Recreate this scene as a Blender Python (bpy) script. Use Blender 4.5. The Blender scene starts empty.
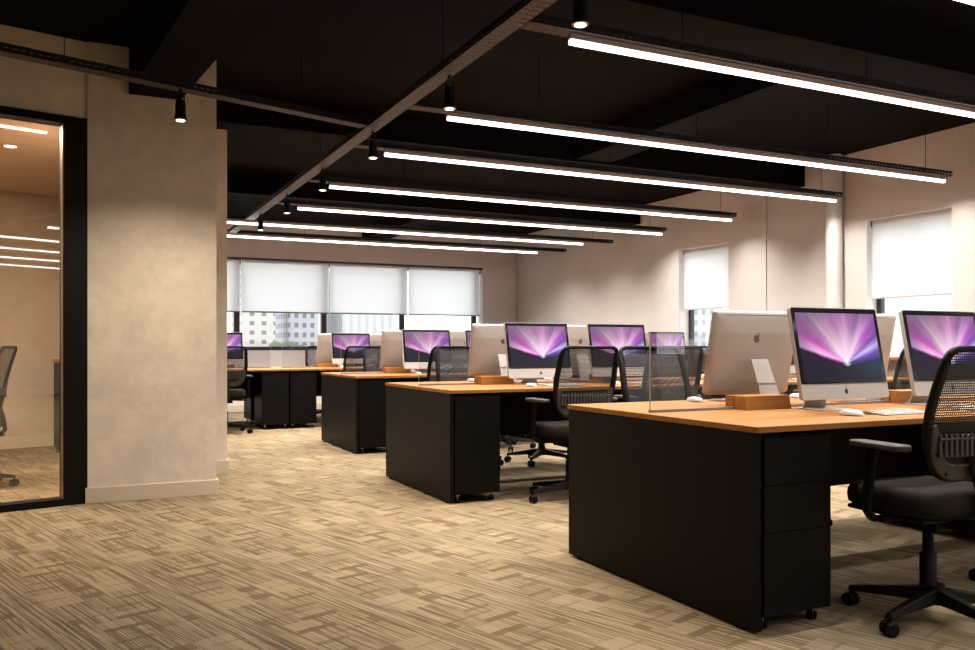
import bpy, math, random
from mathutils import Vector, Matrix
random.seed(4)
SC = bpy.context.scene
COL = SC.collection
PI = math.pi
R = math.radians

# ------------------------------------------------------------------ mesh helper
class MB:
    def __init__(s):
        s.v = []; s.f = []; s.m = []; s.sm = []
    def add(s, vs, fs, mat=0, smooth=False):
        b = len(s.v)
        s.v += [tuple(p) for p in vs]
        for f in fs:
            s.f.append([b + i for i in f]); s.m.append(mat); s.sm.append(smooth)
    def box(s, x0, x1, y0, y1, z0, z1, mat=0, M=None):
        vs = [Vector(p) for p in ((x0,y0,z0),(x1,y0,z0),(x1,y1,z0),(x0,y1,z0),(x0,y0,z1),(x1,y0,z1),(x1,y1,z1),(x0,y1,z1))]
        if M is not None: vs = [M @ p for p in vs]
        s.add(vs, [(0,3,2,1),(4,5,6,7),(0,1,5,4),(1,2,6,5),(2,3,7,6),(3,0,4,7)], mat)
        return s
    def prism(s, prof, a0, a1, axis='x', mat=0):
        """profile (list of 2-D points) extruded along an axis"""
        def P(p, a):
            return {'x': (a, p[0], p[1]), 'y': (p[0], a, p[1]), 'z': (p[0], p[1], a)}[axis]
        n = len(prof)
        vs = [P(p, a0) for p in prof] + [P(p, a1) for p in prof]
        fs = [tuple(range(n)), tuple(range(2*n-1, n-1, -1))] + [(i, i+n, (i+1) % n + n, (i+1) % n) for i in range(n)]
        s.add(vs, fs, mat)
        return s
    def lathe(s, prof, c=(0,0,0), n=20, mat=0, M=None, smooth=True):
        """prof: (radius, z) pairs, closed with caps"""
        vs = []; fs = []
        for r, z in prof:
            for k in range(n):
                a = 2*PI*k/n
                p = Vector((r*math.cos(a), r*math.sin(a), z))
                if M is not None: p = M @ p
                vs.append(p + Vector(c))
        for i in range(len(prof)-1):
            for k in range(n):
                fs.append((i*n+k, i*n+(k+1) % n, (i+1)*n+(k+1) % n, (i+1)*n+k))
        s.add(vs, fs, mat, smooth)
        s.add(vs[:n], [tuple(range(n-1, -1, -1))], mat)
        s.add(vs[-n:], [tuple(range(n))], mat)
        return s
    def sweep(s, pts, a, b, closed=False, n=10, mat=0, up=Vector((0,1,0)), sq=1.0):
        """elliptic section, semi-axis a in the plane across `up`, b along `up`"""
        m = len(pts); vs = []; fs = []
        for i in range(m):
            p = Vector(pts[i])
            q0 = Vector(pts[(i-1) % m] if (closed or i > 0) else pts[i])
            q1 = Vector(pts[(i+1) % m] if (closed or i < m-1) else pts[i])
            t = (q1 - q0).normalized()
            side = t.cross(up).normalized(); u = side.cross(t).normalized()
            aa = a[i] if isinstance(a, (list, tuple)) else a
            for k in range(n):
                g = 2*PI*k/n
                cx, cy = math.cos(g), math.sin(g)
                cx = math.copysign(abs(cx)**sq, cx); cy = math.copysign(abs(cy)**sq, cy)
                vs.append(p + side*aa*cx + u*b*cy)
        for i in range(m if closed else m-1):
            j = (i+1) % m
            for k in range(n):
                fs.append((i*n+k, j*n+k, j*n+(k+1) % n, i*n+(k+1) % n))
        s.add(vs, fs, mat, True)
        if not closed:
            s.add(vs[:n], [tuple(range(n))], mat); s.add(vs[-n:], [tuple(range(n-1,-1,-1))], mat)
        return s
    def build(s, name, mats, parent=None, bevel=0, seg=2, loc=None):
        me = bpy.data.meshes.new(name)
        me.from_pydata(s.v, [], s.f)
        if not isinstance(mats, (list, tuple)): mats = [mats]
        for m in mats: me.materials.append(m)
        for p, mi, sm in zip(me.polygons, s.m, s.sm):
            p.material_index = mi; p.use_smooth = sm
        me.validate(); me.update()
        o = bpy.data.objects.new(name, me); COL.objects.link(o)
        if parent is not None: o.parent = parent
        if loc is not None: o.location = loc
        if bevel:
            bm = o.modifiers.new('bevel', 'BEVEL'); bm.width = bevel; bm.segments = seg
            bm.limit_method = 'ANGLE'; bm.angle_limit = R(40)
        return o

def tag(o, label=None, cat=None, group=None, kind=None):
    if label: o['label'] = label
    if cat: o['category'] = cat
    if group: o['group'] = group
    if kind: o['kind'] = kind
    return o
def thing(name, label, cat, loc=(0,0,0), rz=0, group=None):
    o = bpy.data.objects.new(name, None); COL.objects.link(o)
    o.empty_display_size = .1
    o.location = loc; o.rotation_euler = (0,0,rz)
    return tag(o, label, cat, group)
def dup(root, loc, rz, label, group=None):
    def cp(o, parent):
        c = o.copy(); COL.objects.link(c)
        if parent is not None: c.parent = parent
        for ch in o.children: cp(ch, c)
        return c
    r = cp(root, None); r.location = loc; r.rotation_euler = (0,0,rz)
    r['label'] = label
    if group: r['group'] = group
    return r
def struct(o): o['kind'] = 'structure'; return o

# ------------------------------------------------------------------ node helper
class NT:
    def __init__(s, m):
        s.t = m.node_tree; s.n = s.t.nodes; s.l = s.t.links
    def new(s, typ, **kw):
        nd = s.n.new(typ)
        for k, v in kw.items(): setattr(nd, k, v)
        return nd
    def setin(s, sock, v):
        if isinstance(v, bpy.types.NodeSocket): s.l.new(v, sock)
        elif v is not None: sock.default_value = v
    def math(s, op, a, b=None, c=None, clamp=False):
        nd = s.new('ShaderNodeMath', operation=op); nd.use_clamp = clamp
        s.setin(nd.inputs[0], a)
        if b is not None: s.setin(nd.inputs[1], b)
        if c is not None: s.setin(nd.inputs[2], c)
        return nd.outputs[0]
    def mix(s, f, a, b, blend='MIX'):
        nd = s.new('ShaderNodeMix', data_type='RGBA', blend_type=blend)
        s.setin(nd.inputs[0], f)
        for i, v in ((6, a), (7, b)):
            if isinstance(v, (tuple, list)) and len(v) == 3: v = (*v, 1)
            s.setin(nd.inputs[i], v)
        return nd.outputs[2]
    def ramp(s, f, stops, interp='LINEAR'):
        nd = s.new('ShaderNodeValToRGB'); cr = nd.color_ramp; cr.interpolation = interp
        while len(cr.elements) < len(stops): cr.elements.new(.5)
        for e, (p, c) in zip(cr.elements, stops):
            e.position = p; e.color = (*c, 1) if len(c) == 3 else c
        s.setin(nd.inputs[0], f); return nd.outputs[0]
    def smooth(s, x, a, b):
        nd = s.new('ShaderNodeMapRange', interpolation_type='SMOOTHSTEP')
        s.setin(nd.inputs[0], x); nd.inputs[1].default_value = a; nd.inputs[2].default_value = b
        return nd.outputs[0]
    def noise(s, vec, scale, detail=3, rough=.5):
        nd = s.new('ShaderNodeTexNoise'); s.setin(nd.inputs['Vector'], vec)
        nd.inputs['Scale'].default_value = scale; nd.inputs['Detail'].default_value = detail
        nd.inputs['Roughness'].default_value = rough
        return nd.outputs[0]
    def xyz(s, x=0, y=0, z=0):
        nd = s.new('ShaderNodeCombineXYZ')
        for i, v in enumerate((x, y, z)): s.setin(nd.inputs[i], v)
        return nd.outputs[0]
    def coord(s, which='Object'):
        tc = s.new('ShaderNodeTexCoord'); sp = s.new('ShaderNodeSeparateXYZ')
        s.l.new(tc.outputs[which], sp.inputs[0])
        return tc.outputs[which], sp.outputs[0], sp.outputs[1], sp.outputs[2]
    def geo(s):
        tc = s.new('ShaderNodeNewGeometry'); sp = s.new('ShaderNodeSeparateXYZ')
        s.l.new(tc.outputs['Position'], sp.inputs[0])
        return tc.outputs['Position'], sp.outputs[0], sp.outputs[1], sp.outputs[2]

def srgb(r, g, b):
    f = lambda c: c/12.92 if c <= .04045 else ((c+.055)/1.055)**2.4
    return (f(r/255), f(g/255), f(b/255))

def mat(name, col=(.5,.5,.5), rough=.5, metal=0, spec=.5, emit=None, es=0):
    m = bpy.data.materials.new(name); m.use_nodes = True
    b = m.node_tree.nodes['Principled BSDF']
    b.inputs['Base Color'].default_value = (*col, 1)
    b.inputs['Roughness'].default_value = rough
    b.inputs['Metallic'].default_value = metal
    b.inputs['Specular IOR Level'].default_value = spec
    if emit: 
        b.inputs['Emission Color'].default_value = (*emit, 1); b.inputs['Emission Strength'].default_value = es
    # faint surface variation so no surface is a flat colour
    t = NT(m); P, x, y, z = t.coord()
    n = t.noise(P, 14, 3)
    t.l.new(t.mix(t.math('MULTIPLY', n, .18), (*col, 1), tuple(c*.72 for c in col)), b.inputs['Base Color'])
    return m

M = {}
M['black'] = mat('black_laminate', (.0034,.0023,.0014), .50, spec=.11)
M['blackmetal'] = mat('black_metal', (.004,.0032,.0028), .5, .0, spec=.15)
M['plastic'] = mat('black_plastic', (.0050,.0038,.0030), .5, spec=.14)
M['greyplastic'] = mat('grey_plastic', (.045,.036,.028), .5, spec=.25)
M['fabric'] = mat('seat_fabric', (.014,.011,.008), .95, spec=.1)
M['alu'] = mat('silver_aluminium', (.37,.34,.31), .45, .3)
M['alu_dark'] = mat('dark_aluminium', (.25,.235,.22), .35, .7)
M['white'] = mat('white_plastic', (.50,.48,.46), .4)
M['bezel'] = mat('black_glass', (.006,.006,.008), .08)
M['logo'] = mat('logo_black', (.008,.008,.008), .3)
M['logochrome'] = mat('logo_chrome', (.16,.14,.12), .25, .6)
M['brass'] = mat('brass_edge', (.45,.30,.16), .3, .7)
M['darkframe'] = mat('dark_window_frame', (.018,.017,.018), .4)
M['ceil'] = mat('dark_ceiling_paint', (.0022,.0015,.0012), .85, spec=.08)
M['trim'] = mat('cream_baseboard', (.62,.52,.40), .45)
M['whitepipe'] = mat('white_painted_pipe', (.55,.53,.51), .5)
M['reveal'] = mat('white_reveal', (.82,.82,.82), .6)
M['housing'] = mat('grey_light_housing', (.42,.36,.33), .5, .2)
M['lamp'] = mat('lamp_diffuser', (.9,.9,.9), .5, emit=(1,.95,.90), es=3.0)
M['bulb'] = mat('spot_lens', (.9,.9,.9), .5, emit=(1,.80,.52), es=3.0)
M['ring'] = mat('spot_ring', (.35,.26,.12), .35, .8)
M['warmlamp'] = mat('warm_lamp_diffuser', (.9,.9,.9), .5, emit=(1,.80,.62), es=2.0)
M['chrome'] = mat('caster_chrome', (.35,.33,.30), .25, .9)

def wall_mat(name, col, var=.10, scale=1.6, bump=.05):
    m = bpy.data.materials.new(name); m.use_nodes = True
    b = m.node_tree.nodes['Principled BSDF']; t = NT(m)
    P, x, y, z = t.geo()
    n1 = t.noise(P, scale, 6, .62); n2 = t.noise(P, scale*6, 4, .6)
    f = t.math('ADD', t.math('MULTIPLY', n1, .7), t.math('MULTIPLY', n2, .3))
    f = t.smooth(f, .35, .65)
    lo = tuple(c*(1-var) for c in col); hi = tuple(min(1, c*(1+var*.5)) for c in col)
    t.l.new(t.mix(f, lo, hi), b.inputs['Base Color'])
    b.inputs['Roughness'].default_value = .8; b.inputs['Specular IOR Level'].default_value = .2
    bp = t.new('ShaderNodeBump'); bp.inputs['Strength'].default_value = bump; bp.inputs['Distance'].default_value = .02
    t.l.new(n2, bp.inputs['Height']); t.l.new(bp.outputs[0], b.inputs['Normal'])
    return m
M['wall'] = wall_mat('beige_plaster', (.57,.53,.495), .05, .9, .03)
M['wallback'] = wall_mat('grey_plaster', (.66,.61,.59), .05, .9, .03)
M['plaster'] = wall_mat('mottled_plaster', (.68,.59,.49), .14, 1.9, .12)
M['meetwall'] = wall_mat('tan_plaster', (.56,.45,.34), .10, 1.4, .05)

# wood
def wood_mat():
    m = bpy.data.materials.new('oak_laminate'); m.use_nodes = True
    b = m.node_tree.nodes['Principled BSDF']; t = NT(m)
    P, x, y, z = t.geo()
    v = t.xyz(t.math('MULTIPLY', x, 1.3), t.math('MULTIPLY', y, 22), t.math('MULTIPLY', z, 22))
    n = t.noise(v, 1.6, 5, .6)
    n2 = t.noise(t.xyz(t.math('MULTIPLY', x, 3), t.math('MULTIPLY', y, 120), t.math('MULTIPLY', z, 90)), 1, 3)
    c = t.ramp(n, [(.30, (.245,.092,.018)), (.5, (.315,.130,.029)), (.7, (.375,.170,.044))])
    c = t.mix(t.math('MULTIPLY', n2, .35), c, (.18,.07,.02))
    t.l.new(c, b.inputs['Base Color'])
    b.inputs['Roughness'].default_value = .45; b.inputs['Specular IOR Level'].default_value = .16
    return m
M['wood'] = wood_mat()

# carpet
def carpet_mat():
    m = bpy.data.materials.new('patterned_carpet_tiles'); m.use_nodes = True
    b = m.node_tree.nodes['Principled BSDF']; t = NT(m)
    P, x, y, z = t.geo()
    a = R(18.0); ux, uy = -math.sin(a), math.cos(a); vx, vy = math.cos(a), math.sin(a)
    u = t.math('ADD', t.math('MULTIPLY', x, ux), t.math('MULTIPLY', y, uy))
    v = t.math('ADD', t.math('MULTIPLY', x, vx), t.math('MULTIPLY', y, vy))
    # stripes along u
    s1 = t.noise(t.xyz(t.math('MULTIPLY', u, 1.7), t.math('MULTIPLY', v, 85), 0), 1, 3, .65)
    s2 = t.noise(t.xyz(t.math('MULTIPLY', u, 5.0), t.math('MULTIPLY', v, 55), 4.0), 1, 2, .5)
    saw = t.math('SINE', t.math('MULTIPLY', v, 2*PI/.0115))
    st = t.smooth(t.math('ADD', t.math('MULTIPLY', saw, .05), s1), .40, .62)
    st2 = t.smooth(s2, .52, .66)
    # tile motif
    TU, TV = .50, .50
    cu_ = t.math('FLOOR', t.math('DIVIDE', u, TU)); cv_ = t.math('FLOOR', t.math('DIVIDE', v, TV))
    par = t.math('FRACT', t.math('MULTIPLY', t.math('ADD', t.math('ADD', cu_, cv_), 100), .5))
    odd = t.math('GREATER_THAN', par, .25); even = t.math('SUBTRACT', 1, odd)
    fu = t.math('MULTIPLY', t.math('FRACT', t.math('DIVIDE', u, TU)), TU)
    fv = t.math('MULTIPLY', t.math('FRACT', t.math('DIVIDE', v, TV)), TV)
    wob = t.math('MULTIPLY', t.math('SUBTRACT', t.noise(P, 60, 2), .5), .012)
    fu = t.math('ADD', fu, wob); fv = t.math('ADD', fv, wob)
    def rect(u0, u1, v0, v1, k):
        cu, hu, cv, hv = (u0+u1)/2, (u1-u0)/2, (v0+v1)/2, (v1-v0)/2
        du = t.math('SUBTRACT', t.math('ABSOLUTE', t.math('SUBTRACT', fu, cu)), hu)
        dv = t.math('SUBTRACT', t.math('ABSOLUTE', t.math('SUBTRACT', fv, cv)), hv)
        d = t.math('MAXIMUM', du, dv)
        return t.math('MULTIPLY', t.math('LESS_THAN', d, 0), k)
    A = [(.165,.205,.12,.28,1.0), (.290,.330,.21,.37,1.0), (.33,.40,.055,.10,.9), (.385,.400,.08,.30,.6), (.24,.34,.055,.068,.6),
         (.09,.16,.395,.44,.9), (.09,.105,.20,.42,.6), (.14,.26,.428,.442,.6), (.44,.47,.22,.36,.7), (.02,.05,.10,.24,.7)]
    B = [(.155,.225,.205,.285,.9), (.285,.355,.215,.295,.9), (.06,.09,.30,.44,.8), (.41,.44,.05,.19,.8), (.22,.24,.02,.16,.5), (.27,.285,.33,.46,.5)]
    def union(L_):
        acc = None
        for r_ in L_:
            q = rect(*r_); acc = q if acc is None else t.math('MAXIMUM', acc, q)
        return acc
    acc = t.math('ADD', t.math('MULTIPLY', union(A), even), t.math('MULTIPLY', union(B), odd))
    light = t.math('ADD', t.math('MULTIPLY', union([(.205,.29,.12,.24,.7), (.33,.385,.21,.34,.5)]), even),
                   t.math('MULTIPLY', union([(.12,.33,.06,.195,.9), (.18,.36,.305,.43,.8)]), odd))
    base = (.330,.255,.158); dark = (.070,.047,.025); mid = (.165,.118,.068)
    st = t.math('MULTIPLY', st, t.math('SUBTRACT', 1, t.math('MULTIPLY', light, .75)))
    st2 = t.math('MULTIPLY', st2, t.math('SUBTRACT', 1, light))
    c = t.mix(t.math('MULTIPLY', st, .92), base, dark)
    c = t.mix(t.math('MULTIPLY', st2, .5), c, mid)
    grain = t.noise(P, 420, 2)
    c = t.mix(t.math('MULTIPLY', acc, .85), c, (.125,.084,.043))
    c = t.mix(t.math('MULTIPLY', grain, .35), c, (.13,.09,.05))
    t.l.new(c, b.inputs['Base Color'])
    b.inputs['Roughness'].default_value = .95; b.inputs['Specular IOR Level'].default_value = .1
    bp = t.new('ShaderNodeBump'); bp.inputs['Strength'].default_value = .5; bp.inputs['Distance'].default_value = .004
    t.l.new(grain, bp.inputs['Height']); t.l.new(bp.outputs[0], b.inputs['Normal'])
    return m
M['carpet'] = carpet_mat()

# glass: straight-through with a mirror part
def pane_mat(name, tint=(.97,.98,.97), refl=.06, edge=.55, rough=.0):
    m = bpy.data.materials.new(name); m.use_nodes = True
    t = NT(m); t.n.remove(t.n['Principled BSDF']); out = t.n['Material Output']
    tr = t.new('ShaderNodeBsdfTransparent'); tr.inputs[0].default_value = (*tint, 1)
    gl = t.new('ShaderNodeBsdfGlossy'); gl.inputs['Roughness'].default_value = rough; gl.inputs[0].default_value = (1,1,1,1)
    lw = t.new('ShaderNodeLayerWeight'); lw.inputs[0].default_value = .25
    f = t.math('ADD', t.math('MULTIPLY', lw.outputs['Facing'], edge*.3), refl)
    mx = t.new('ShaderNodeMixShader'); t.setin(mx.inputs[0], f)
    t.l.new(tr.outputs[0], mx.inputs[1]); t.l.new(gl.outputs[0], mx.inputs[2]); t.l.new(mx.outputs[0], out.inputs[0])
    return m
M['glass'] = pane_mat('window_glass', refl=.03, edge=.2)
M['doorglass'] = pane_mat('partition_glass', tint=(.95,.94,.92), refl=.10, edge=.4)
M['acrylic'] = pane_mat('clear_acrylic', tint=(.95,.94,.94), refl=.03, edge=.12)
M['acryledge'] = mat('acrylic_edge', (.42,.35,.30), .3)

def blind_mat():
    m = bpy.data.materials.new('translucent_blind_fabric'); m.use_nodes = True
    t = NT(m); t.n.remove(t.n['Principled BSDF']); out = t.n['Material Output']
    P, x, y, z = t.geo()
    n = t.noise(P, 220, 2)
    c = t.mix(t.math('MULTIPLY', n, .5), (.93,.93,.93), (.82,.82,.83))
    tl = t.new('ShaderNodeBsdfTranslucent'); df = t.new('ShaderNodeBsdfDiffuse')
    t.l.new(c, tl.inputs[0]); t.l.new(c, df.inputs[0])
    mx = t.new('ShaderNodeMixShader'); mx.inputs[0].default_value = .30
    t.l.new(tl.outputs[0], mx.inputs[1]); t.l.new(df.outputs[0], mx.inputs[2])
    tr = t.new('ShaderNodeBsdfTransparent'); m2 = t.new('ShaderNodeMixShader'); m2.inputs[0].default_value = .10
    t.l.new(mx.outputs[0], m2.inputs[1]); t.l.new(tr.outputs[0], m2.inputs[2])
    t.l.new(m2.outputs[0], out.inputs[0])
    return m
M['blind'] = blind_mat()

def mesh_mat():
    m = bpy.data.materials.new('chair_mesh_fabric'); m.use_nodes = True
    t = NT(m); b = t.n['Principled BSDF']; out = t.n['Material Output']
    b.inputs['Base Color'].default_value = (.006,.0045,.0036,1); b.inputs['Roughness'].default_value = .6
    P, x, y, z = t.coord('Object')
    p = .0085
    row = t.math('FLOOR', t.math('DIVIDE', z, p))
    xo = t.math('ADD', x, t.math('MULTIPLY', t.math('MODULO', row, 2), p*.5))
    dx = t.math('SUBTRACT', t.math('FRACT', t.math('DIVIDE', t.math('ADD', xo, 5), p)), .5)
    dz = t.math('SUBTRACT', t.math('FRACT', t.math('DIVIDE', z, p)), .5)
    d = t.math('SQRT', t.math('ADD', t.math('MULTIPLY', dx, dx), t.math('MULTIPLY', dz, dz)))
    hole = t.math('LESS_THAN', d, .31)
    tr = t.new('ShaderNodeBsdfTransparent'); mx = t.new('ShaderNodeMixShader')
    t.setin(mx.inputs[0], hole); t.l.new(b.outputs[0], mx.inputs[1]); t.l.new(tr.outputs[0], mx.inputs[2])
    t.l.new(mx.outputs[0], out.inputs[0])
    return m
M['mesh'] = mesh_mat()

def slot_mat(name, col, rough, axis, pitch=.022, holew=.55, rows=.016, rowfill=.4, rowaxis=2, metal=.3):
    """perforated sheet metal: slots are real see-through holes"""
    m = bpy.data.materials.new(name); m.use_nodes = True
    t = NT(m); b = t.n['Principled BSDF']; out = t.n['Material Output']
    b.inputs['Base Color'].default_value = (*col, 1); b.inputs['Roughness'].default_value = rough; b.inputs['Metallic'].default_value = metal
    c = t.coord('Object')
    fa = t.math('FRACT', t.math('DIVIDE', t.math('ADD', c[1+axis], 50), pitch))
    fb = t.math('ABSOLUTE', t.math('SUBTRACT', t.math('FRACT', t.math('DIVIDE', t.math('ADD', c[1+rowaxis], 50), rows)), .5))
    h = t.math('MULTIPLY', t.math('LESS_THAN', fa, holew), t.math('LESS_THAN', fb, rowfill*.5))
    tr = t.new('ShaderNodeBsdfTransparent'); mx = t.new('ShaderNodeMixShader')
    t.setin(mx.inputs[0], h); t.l.new(b.outputs[0], mx.inputs[1]); t.l.new(tr.outputs[0], mx.inputs[2])
    t.l.new(mx.outputs[0], out.inputs[0])
    return m
M['slot_side'] = slot_mat('perforated_tray_side', (.005,.004,.0035), .5, 0, .040, .5, .045, .28, 2)
M['slot_bottom'] = slot_mat('perforated_tray_bottom', (.075,.060,.055), .45, 0, .05, .55, .018, .35, 1)
M['slot_bottom_dark'] = slot_mat('perforated_dark_tray_bottom', (.045,.034,.028), .5, 0, .05, .55, .018, .35, 1)

# wallpaper on the screens: aurora rays over dark hills
def screen_mat():
    m = bpy.data.materials.new('aurora_screen'); m.use_nodes = True
    t = NT(m); b = t.n['Principled BSDF']
    P, gx, gy, gz = t.coord('Generated')
    px = t.math('MULTIPLY', t.math('SUBTRACT', gx, .56), 1.62)
    py = t.math('SUBTRACT', gz, .27)
    ang = t.math('DIVIDE', t.math('ARCTAN2', py, px), PI)           # 0 right .. 1 left
    rr = t.math('SQRT', t.math('ADD', t.math('MULTIPLY', px, px), t.math('MULTIPLY', py, py)))
    c = t.ramp(ang, [(.0,(.012,.03,.09)),(.045,(.03,.02,.19)),(.085,(.20,.10,.62)),(.12,(.72,.60,.98)),(.17,(.20,.07,.50)),(.24,(.62,.12,.62)),
                     (.29,(.80,.42,.80)),(.35,(.34,.18,.36)),(.42,(.55,.20,.46)),(.50,(.66,.34,.58)),(.58,(.52,.19,.42)),(.66,(.52,.30,.42)),
                     (.74,(.62,.40,.52)),(.80,(.45,.14,.40)),(.86,(.85,.12,.62)),(.905,(.98,.62,.92)),(.94,(.75,.05,.52)),(.975,(.22,.03,.24)),(1.0,(.02,.01,.05))])
    rays = t.noise(t.xyz(t.math('MULTIPLY', ang, 26), t.math('MULTIPLY', rr, .8), 0), 1, 3, .6)
    rays = t.smooth(rays, .28, .74)
    c = t.mix(t.math('MULTIPLY', t.math('SUBTRACT', 1, rays), .50), c, (.12,.05,.16))
    glow = t.math('SUBTRACT', 1, t.smooth(rr, .02, .62))
    up = t.smooth(ang, .10, .32); up2 = t.math('SUBTRACT', 1, t.smooth(ang, .74, .93))
    glow = t.math('MULTIPLY', glow, t.math('MULTIPLY', up, up2))
    c = t.mix(t.math('MULTIPLY', glow, .85), c, (.98,.74,.90))
    core = t.math('SUBTRACT', 1, t.smooth(rr, .0, .10))
    c = t.mix(t.math('MULTIPLY', core, .6), c, (.8,.9,1))
    # corners fall to grey violet
    dk = t.smooth(rr, .45, 1.0)
    c = t.mix(t.math('MULTIPLY', dk, .72), c, (.11,.06,.14))
    # hills
    left = t.math('MULTIPLY', t.math('MAXIMUM', t.math('MULTIPLY', px, -1), 0), .30)
    right = t.math('MULTIPLY', t.math('MAXIMUM', px, 0), .16)
    hill = t.math('ADD', t.math('ADD', left, right), .235)
    hill = t.math('ADD', hill, t.math('MULTIPLY', t.math('SUBTRACT', t.noise(t.xyz(gx,0,0), 9, 3), .5), .05))
    below = t.smooth(t.math('SUBTRACT', hill, gz), -.015, .03)
    hc = t.mix(t.smooth(gx, .55, 1.0), (.010,.008,.020), (.008,.030,.055))
    hc = t.mix(t.smooth(gz, 0, .22), (.008,.008,.012), hc)
    c = t.mix(below, c, hc)
    b.inputs['Base Color'].default_value = (.01,.01,.012,1); b.inputs['Roughness'].default_value = .12
    t.l.new(c, b.inputs['Emission Color']); b.inputs['Emission Strength'].default_value = .56; b.inputs['Specular IOR Level'].default_value = .12
    return m
M['screen'] = screen_mat()

def facade_mat(name, wall, win, pu, pv, ax=0, fillu=.45, fillv=.5):
    m = bpy.data.materials.new(name); m.use_nodes = True
    b = m.node_tree.nodes['Principled BSDF']; t = NT(m)
    c = t.coord('Object')
    fu = t.math('ABSOLUTE', t.math('SUBTRACT', t.math('FRACT', t.math('DIVIDE', t.math('ADD', c[1], c[2]), pu)), .5))
    fv = t.math('ABSOLUTE', t.math('SUBTRACT', t.math('FRACT', t.math('DIVIDE', c[3], pv)), .5))
    w = t.math('MULTIPLY', t.math('LESS_THAN', fu, fillu/2), t.math('LESS_THAN', fv, fillv/2))
    t.l.new(t.mix(w, wall, win), b.inputs['Base Color']); b.inputs['Roughness'].default_value = .8
    return m

# ------------------------------------------------------------------ the room
H = 3.05           # ceiling
WX = 7.25          # right wall
BY = 13.75         # back wall
FY = -7.0          # wall behind the camera
struct(MB().box(-4.7, WX+.3, FY-.2, BY+.25, -.1, 0).build('floor', M['carpet']))
struct(MB().box(-4.7, WX+.3, FY-.2, BY+.25, H, H+.15).build('ceiling', M['ceil']))

WZ0, WZ1 = .905, 2.33
wins = [(5.16,6.11),(8.14,9.10),(2.13,3.08),(-.90,.05),(-3.93,-2.98)]
mb = MB()
ys = sorted(wins); cur = FY-.2; TH = .25
def wallx(a, b, z0, z1):
    # the wall steps forward past the pilaster line at Y = 7.5
    for lo, hi, x in ((FY-.2, 7.5, WX), (7.5, BY+.25, WX-.012)):
        p, q = max(a, lo), min(b, hi)
        if q > p: mb.box(x, WX+TH, p, q, z0, z1)
for a, b in ys:
    wallx(cur, a, 0, H); wallx(a, b, 0, WZ0); wallx(a, b, WZ1, H); cur = b
wallx(cur, BY+.25, 0, H)
struct(mb.build('wall_right', M['wall']))

BX0, BX1, BZ0, BZ1 = .86, 6.54, .97, 2.45
mb = MB()
mb.box(-.8, BX0, BY, BY+.25, 0, H); mb.box(BX1, WX-.02, BY, BY+.25, 0, H)
mb.box(BX0, BX1, BY, BY+.25, 0, BZ0); mb.box(BX0, BX1, BY, BY+.25, BZ1, H)
struct(mb.build('wall_back', M['wallback']))
struct(MB().box(-.8, -.6, 10.35, BY, 0, H).build('wall_left', M['wall']))
struct(MB().box(-4.7, WX, FY-.2, FY, 0, H).build('wall_front', M['wall']))
struct(MB().box(-4.7, -4.5, FY, 10.3, 0, H).build('wall_far_left', M['meetwall']))
# baseboards
mb = MB()
mb.box(WX-.015, WX-.001, FY, 7.5, 0, .1); mb.box(WX-.035, WX-.021, 7.5, BY, 0, .1)
struct(mb.build('baseboard_right', M['trim']))
struct(MB().box(-.6, WX-.035, BY-.015, BY-.001, 0, .1).build('baseboard_back', M['trim']))

# column beside the glass partition, and the wall return behind it
struct(MB().box(.044, .862, 6.17, 7.16, 0, H).build('wall_column', M['plaster']))
mb = MB()
mb.box(.030, .877, 6.155, 6.1695, 0, .105); mb.box(.8625, .877, 6.1695, 7.145, 0, .105)
struct(mb.build('baseboard_column', M['trim'], bevel=.003))
struct(MB().box(.2, 1.085, 7.165, 8.0, 0, H).build('wall_return', M['plaster']))
mb = MB(); mb.box(.8775, 1.10, 7.149, 7.1645, 0, .105); mb.box(1.086, 1.10, 7.1645, 8.0, 0, .105)
struct(mb.build('baseboard_return', M['trim']))

# partition wall, turned 13 degrees
PA = R(13.0); PD = Vector((math.cos(PA), math.sin(PA), 0)); PN = Vector((-math.sin(PA), math.cos(PA), 0))
P0 = Vector((.044, 6.19, 0))
PM = Matrix.Translation(P0) @ Matrix.Rotation(PA, 4, 'Z')     # local x: along the wall (negative = left)
mb = MB()
mb.box(-4.65, 0, 0, .12, 2.54, H, 0, PM); mb.box(-4.65, -3.1, 0, .12, 0, 2.54, 0, PM)
struct(mb.build('wall_partition', M['plaster']))
gp = thing('glass_partition', 'full-height glass panel in a thick black frame left of the plaster column', 'glass partition', P0, PA)
mb = MB()
mb.box(-.145, -.001, -.012, .11, 0, 2.54); mb.box(-3.1, -.145, -.012, .11, 2.49, 2.54)
mb.box(-3.1, -.145, -.012, .11, 0, .045); mb.box(-3.1, -3.0, -.012, .11, .045, 2.49)
mb.build('frame', M['blackmetal'], gp)
mb = MB(); mb.box(-.152, -.1455, .0, .03, .045, 2.489)
mb.build('edge_strip', M['brass'], gp)
MB().box(-2.999, -.153, .035, .047, .046, 2.489).build('pane', M['doorglass'], gp)

# meeting room behind the glass
MA = R(16.0)
MM = Matrix.Translation(Vector((-.73, 9.79, 0))) @ Matrix.Rotation(MA, 4, 'Z')
struct(MB().box(-3.8, .90, 0, .15, 0, H, 0, MM).build('wall_meeting_back', M['meetwall']))
struct(MB().box(-3.7, .79, -.015, -.001, 0, .12, 0, MM).build('baseboard_meeting', M['trim']))
struct(MB().box(.05, .195, 7.17, 9.995, 0, H).build('wall_meeting_right', M['meetwall']))
M['meetceil'] = mat('tan_ceiling_paint', (.60,.43,.31), .8)
cl = MB(); cl.prism([(-4.45, 5.35), (.04, 6.36), (.04, 9.98), (-4.45, 8.75)], 2.60, 2.66, 'z')
struct(cl.build('ceiling_meeting', M['meetceil']))

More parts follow.
